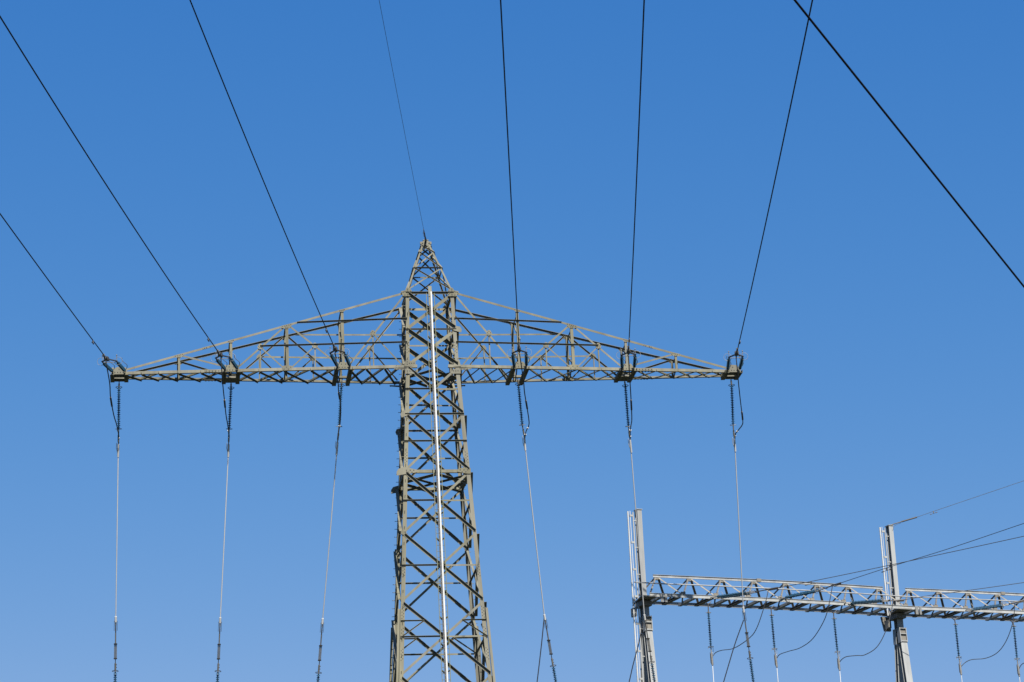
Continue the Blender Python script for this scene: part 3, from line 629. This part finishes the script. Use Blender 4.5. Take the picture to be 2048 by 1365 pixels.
for bay in (0, 1):
    ua, ub = (-.0, SP) if bay == 0 else (SP, 2*SP)
    e = thing('gantry_beam', G(ua, 0, 23.75), ['triangular steel truss beam between the two gantry columns', 'triangular steel truss beam leaving the picture right of the second column'][bay], 'truss beam', 'truss beams of the substation gantry')
    def P(u, v, z): return G(u, v, z + (camber(u)*.9))
    N = 16
    def line(u0, u1, v, z): return [P(u0+(u1-u0)*t/N, v, z) for t in range(N+1)]
    for v_, z_, nm in ((.87, 23.68, 'lower_chord'), (-.87, 23.76, 'lower_chord'), (0, 24.70, 'upper_chord')):
        b = MB(); u0, u1 = (ua-.0, ub) if v_ else (ua+.5, ub-.62)
        if v_ > 0: u0 = ua-.12 if bay == 0 else ua
        L_ = line(u0, u1, v_, z_)
        for p, q in zip(L_[:-1], L_[1:]):
            if v_ == 0: b.channel(p, q, GV, .12, .045, .012, mi=0)
            else: b.channel(p, q, GV, .15 if v_ > 0 else .13, .04, .013)
        b.build(nm, GALV, e)
    if bay == 0: us = [.67+1.513*k_ for k_ in range(8)]
    else: us = [12.76+1.495*k_ for k_ in range(8)]
    for k_, u in enumerate(us):
        T = P(u, 0, 24.62)
        b = MB(); b.box(T-V((0, 0, .02)), (GU, GV, Z), (.26, .06, .1)); b.box(P(u+.04, -.05, 24.58), (GU, GV, Z), (.2, .12, .06)); b.build('node_plate', GALVB, e)
        for s_ in (-1, 1):
            ub_ = u + s_*.75
            MB().angle(T+GV*.04+GU*s_*.07, P(ub_, .84, 23.72), GV, .055, .05, .008, (0, 0, 1), -1, .0).build('web_bar', GALVB, e)
            if s_ > 0: MB().angle(T-GV*.04+GU*s_*.07, P(ub_, -.84, 23.78), GV, .07, .075, .009, (0, 0, 1), 1, .0).build('web_bar', GALVB, e)
            else: MB().angle(T-GV*.04+GU*s_*.07, P(ub_, -.84, 23.78), GV, .055, .05, .008, (0, 0, 1), -1, .0).build('web_bar', GALVB, e)
        # floor lattice, wide flat bars on edge
        ul, ur = u-.75, u+.75
        MB().box(P(u-.12, 0, 23.70), (GU, GV, Z), (.15, 1.68, .10)).build('floor_bar', GALV, e)
        MB().ibeam(P(ur-.1, .83, 23.70), P(ur-.1, -.83, 23.72), (0, 0, 1), .17, .10, .012, up=GU).build('floor_bar', GALVB, e)
        MB().angle(P(ur, .8, 23.74), P(ur+.75, -.8, 23.74), (0, 0, 1), .06, .05, .008, GU).build('floor_bar', GALVB, e)
        MB().box(P(ur, .86, 23.80), (GU, GV, Z), (.2, .04, .12)).build('node_plate', GALVB, e)
    MB().box(P((ua+ub)/2-.6, 0, 24.71), (GU, GV, Z), (.2, .13, .14)).build('splice_plate', GALVB, e)
    ra = ua-.8 if bay == 0 else ua
    MB().tube([P(ra+(ub-ra)*t/10, .9, 24.16) for t in range(11)], .026, 6).build('cable_rod', GALV, e)
# hanging strings under the beam
HG = {'A': [(12.32, 8.87, 23.74), (12.31, 8.87, 23.35), (12.31, 8.87, 21.9), (12.32, 8.87, 21.61), (12.33, 8.87, 21.12), (12.33, 8.88, 19.4)],
 'B': [(15.19, 9.65, 23.7), (15.19, 9.65, 23.37), (15.21, 9.65, 21.93), (15.23, 9.66, 21.64), (15.25, 9.66, 21.14), (15.26, 9.67, 19.4)],
 'C': [(18.1, 10.44, 23.62), (18.1, 10.44, 23.35), (18.13, 10.45, 21.92), (18.15, 10.45, 21.6), (18.16, 10.46, 21.12), (18.17, 10.46, 19.4)],
 'D': [(23.91, 12.01, 23.57), (23.93, 12.02, 23.35), (23.94, 12.02, 21.91), (23.96, 12.03, 21.58), (23.97, 12.03, 21.14), (23.98, 12.03, 19.4)],
 'E': [(26.8, 12.8, 23.58), (26.82, 12.8, 23.4), (26.81, 12.8, 21.95), (26.82, 12.8, 21.64), (26.83, 12.8, 21.17), (26.84, 12.81, 19.4)]}
JG = {'A': [(14.24, 5.87, 23.62), (14.06, 5.92, 23.03), (13.74, 6.36, 22.12), (13.49, 6.91, 21.8), (13.06, 7.83, 21.61), (12.68, 8.45, 21.66), (12.5, 8.82, 21.65), (12.36, 8.88, 21.5)],
 'B': [(17.03, 6.21, 23.81), (16.83, 6.36, 22.99), (16.68, 6.74, 22.46), (16.35, 7.48, 21.89), (15.97, 8.2, 21.66), (15.64, 8.94, 21.67), (15.39, 9.5, 21.66), (15.27, 9.67, 21.53)],
 'C': [(20.3, 8.76, 23.72), (19.95, 8.87, 22.61), (19.54, 9.17, 21.86), (19.08, 9.56, 21.59), (18.78, 9.79, 21.61), (18.44, 10.12, 21.64), (18.28, 10.28, 21.58), (18.18, 10.46, 21.47)],
 'D': [(26.09, 10.22, 23.88), (26.03, 10.31, 23.33), (25.89, 10.48, 22.78), (25.68, 10.84, 22.25), (25.38, 11.17, 21.89), (24.98, 11.58, 21.75), (24.46, 11.85, 21.76), (24.2, 11.99, 21.67), (23.99, 12.04, 21.49)],
 'E': [(29.11, 11.14, 23.84), (28.58, 11.31, 22.67), (27.92, 11.65, 21.87), (27.42, 12.24, 21.73), (27.07, 12.56, 21.72), (26.93, 12.73, 21.64), (26.84, 12.81, 21.46)]}
WHERE = {'A': 'first from the left column', 'B': 'second from the left column', 'C': 'third from the left column', 'D': 'just right of the right column', 'E': 'at the right edge of the picture'}
for kk in 'ABCDE':
    a0, rt, rb, c0_, c1_, ee = [V(p) for p in HG[kk]]
    e = thing('gantry_insulator', a0, 'ribbed insulator hanging under the gantry beam, ' + WHERE[kk], 'insulator', 'insulators hanging under the gantry beam')
    b = MB(); b.tube([a0+V((0, 0, .02)), rt], .022, 6)
    for s_ in (-1, 1): b.tube([a0+GU*s_*.16+V((0, 0, .1)), a0+V((0, 0, -.03))], .02, 5)
    b.lathe(rt+V((0, 0, .12)), rt, [(0, .015), (.06, .03), (.12, .045)], 8); b.build('clevis_link', FITD, e)
    MB().tube([rt-GU*.13+GV*.02-V((0, 0, .0)), rt+GU*.1], .012, 5).torus(rt+GU*.02, Z, .085, .01, 20, 5).build('corona_ring', RING, e)
    sheds(e, rt, rb, 18, .066, .018)
    MB().torus(rb, Z, .11, .011, 24, 5).tube([rb-GU*.15-V((0, 0, .07)), rb-GU*.06], .01, 5).build('corona_ring', RING, e)
    b = MB(); b.tube([rb, c0_], .024, 6); b.tube([rb+GU*.1, rb+GU*.1-V((0, 0, .2)), rb+GU*.03-V((0, 0, .3))], .01, 5); b.build('lower_link', FIT, e)
    b = MB(); b.tube([c0_, c1_], .045, 8); b.tube([c0_-GU*.06+V((0, 0, .05)), c1_-GU*.07+V((0, 0, .1)), c1_+V((0, 0, .02))], .013, 5, 1); b.build('dead_end_clamp', [FIT, FITD], e)
    tag(MB().tube([c1_, ee], .0165, 6).build('dropper_wire', ALU, None, c1_), 'pale wire below the hanging gantry insulator ' + WHERE[kk], 'power cable', 'pale dropper wires under the gantry')
    jp = spline(JG[kk])
    tag(MB().tube(jp, .017, 6).build('jumper_cable', COND2, None, jp[len(jp)//2]), 'grey looping cable ending at the gantry insulator ' + WHERE[kk], 'jumper cable', 'looping jumper cables under the gantry')
TG = {'A': [(12.22, 7.45, 23.64), (12.51, 7.32, 23.66), (13.57, 6.62, 23.66), (13.85, 6.49, 23.67), (14.31, 6.15, 23.69), (14.66, 5.93, 23.7), (15.52, 5.39, 23.74), (18.38, 3.37, 23.9), (23.09, -0.54, 24.11), (26.68, -4.75, 24.11)],
 'B': [(15.37, 8.3, 23.79), (15.61, 8.11, 23.82), (16.64, 7.04, 23.81), (16.87, 6.84, 23.86), (17.16, 6.45, 23.89), (17.4, 6.21, 23.93), (18.94, 4.14, 24.08), (20.66, 1.39, 24.14), (22.35, -2.81, 24.04), (24.23, -11.11, 23.39)],
 'C': [(18.27, 9.09, 23.7), (18.55, 9.06, 23.71), (19.88, 8.95, 23.77), (20.15, 8.92, 23.76), (20.46, 8.85, 23.74), (20.77, 8.78, 23.76), (21.97, 8.38, 23.86), (22.83, 8.1, 23.9), (25.52, 7.06, 24.03), (30.33, 5.05, 24.28)],
 'D': [(24.03, 10.65, 23.66), (24.3, 10.56, 23.69), (25.62, 10.41, 23.82), (25.89, 10.37, 23.85), (26.13, 10.28, 23.89), (26.53, 10.24, 23.99), (27.6, 9.91, 24.14), (31.66, 8.52, 24.63)]}
for kk in 'ABCD':
    Q = [V(p) for p in TG[kk]]; ax = (Q[2]-Q[1]).normalized(); sd = ax.cross(Z).normalized(); zz = sd.cross(ax)
    e = thing('gantry_strain_set', Q[0], 'sideways blue insulator pair on the gantry beam, ' + WHERE[kk], 'insulator', 'strain insulator pairs on the gantry beam')
    for s_ in (-1, 1):
        o_ = sd*s_*.13 + zz*(.0 if kk in 'AC' else -.05*s_) - ax*(.06 if s_ > 0 else 0)
        sheds(e, Q[1]+o_, Q[2]+o_, 20, .068, .036, seg=10)
        b = MB(); b.tube([Q[0]+o_, Q[1]+o_], .022, 6); b.tube([Q[2]+o_, Q[3]+o_*.8], .022, 6); b.build('end_fitting', FIT, e)
        b = MB(); b.tube(spline([Q[1]+o_, Q[1]+o_+zz*.1+ax*.08, Q[1]+o_+zz*.2+ax*.05, Q[1]+o_+zz*.26], 4), .01, 5); b.tube(spline([Q[2]+o_, Q[2]+o_+zz*.1-ax*.04, Q[2]+o_+zz*.12+ax*.12, Q[2]+o_+zz*.02+ax*.2], 4), .01, 5)
        b.torus(Q[2]+o_+ax*.03, ax, .1, .009, 18, 5); b.build('arcing_horn', RING, e)
    b = MB(); b.flat(Q[3]-sd*.16, Q[3]+sd*.16, zz, .06, .02, up=ax); b.flat(Q[0]-sd*.16, Q[0]+sd*.16, zz, .06, .02, up=ax); b.tube([Q[3], Q[4]], .022, 6); b.build('yoke', FITD, e)
    b = MB(); b.tube([Q[4]-ax*.15, Q[5]], .034, 8); b.tube([Q[4]-V((0, 0, .05)), Q[5]-V((0, 0, .05))], .018, 6); b.build('tension_clamp', FITD, e)
    wl = spline(Q[4:], 8)
    tag(MB().tube(wl, .0135, 6).build('feeder_wire', COND2, None, Q[4]), 'wire rising right from the blue insulators ' + WHERE[kk], 'power cable', 'feeder wires rising right of the gantry')
    if kk in 'AB':
        p = {'A': Q[6].lerp(Q[7], .12), 'B': Q[5].lerp(Q[6], .93)}[kk]
        damper(p, Q[6]-Q[5], 'wire rising from the blue insulators ' + WHERE[kk], 'dampers on the feeder wires', .2, .11, .022)
EW = [(21.02, 10.71, 27.52), (21.64, 10.67, 27.69), (22.21, 10.52, 27.82), (22.94, 10.4, 28.04), (26.94, 9.73, 29.2), (32.53, 8.76, 30.81)]
e = thing('stay_clamp', EW[0], 'slim grey dead end clamp at the top of the right gantry column', 'clamp')
b = MB(); b.tube([EW[0], EW[1]], .022, 6); b.tube([V(EW[1])-V((.1, 0, .03)), V(EW[2])], .034, 8); b.build('clamp_body', [FITD], e)
MB().tube(spline([V(EW[0])+V((.5, 0, .1)), V(EW[0])+V((.2, -.02, -.03)), V(EW[0])+V((.1, -.05, -.22))], 5), .008, 5).build('bonding_lead', FITD, e)
tag(MB().tube(EW[2:], .0095, 6).build('earth_wire', COND2, None, EW[2]), 'thin grey wire rising right from the top of the right gantry column', 'earth wire')
damper(EW[3], V(EW[4])-V(EW[3]), 'thin wire leaving the right gantry column top', 'dampers on the feeder wires', .13, .09, .018)
# dark tails branching from the lower dead ends
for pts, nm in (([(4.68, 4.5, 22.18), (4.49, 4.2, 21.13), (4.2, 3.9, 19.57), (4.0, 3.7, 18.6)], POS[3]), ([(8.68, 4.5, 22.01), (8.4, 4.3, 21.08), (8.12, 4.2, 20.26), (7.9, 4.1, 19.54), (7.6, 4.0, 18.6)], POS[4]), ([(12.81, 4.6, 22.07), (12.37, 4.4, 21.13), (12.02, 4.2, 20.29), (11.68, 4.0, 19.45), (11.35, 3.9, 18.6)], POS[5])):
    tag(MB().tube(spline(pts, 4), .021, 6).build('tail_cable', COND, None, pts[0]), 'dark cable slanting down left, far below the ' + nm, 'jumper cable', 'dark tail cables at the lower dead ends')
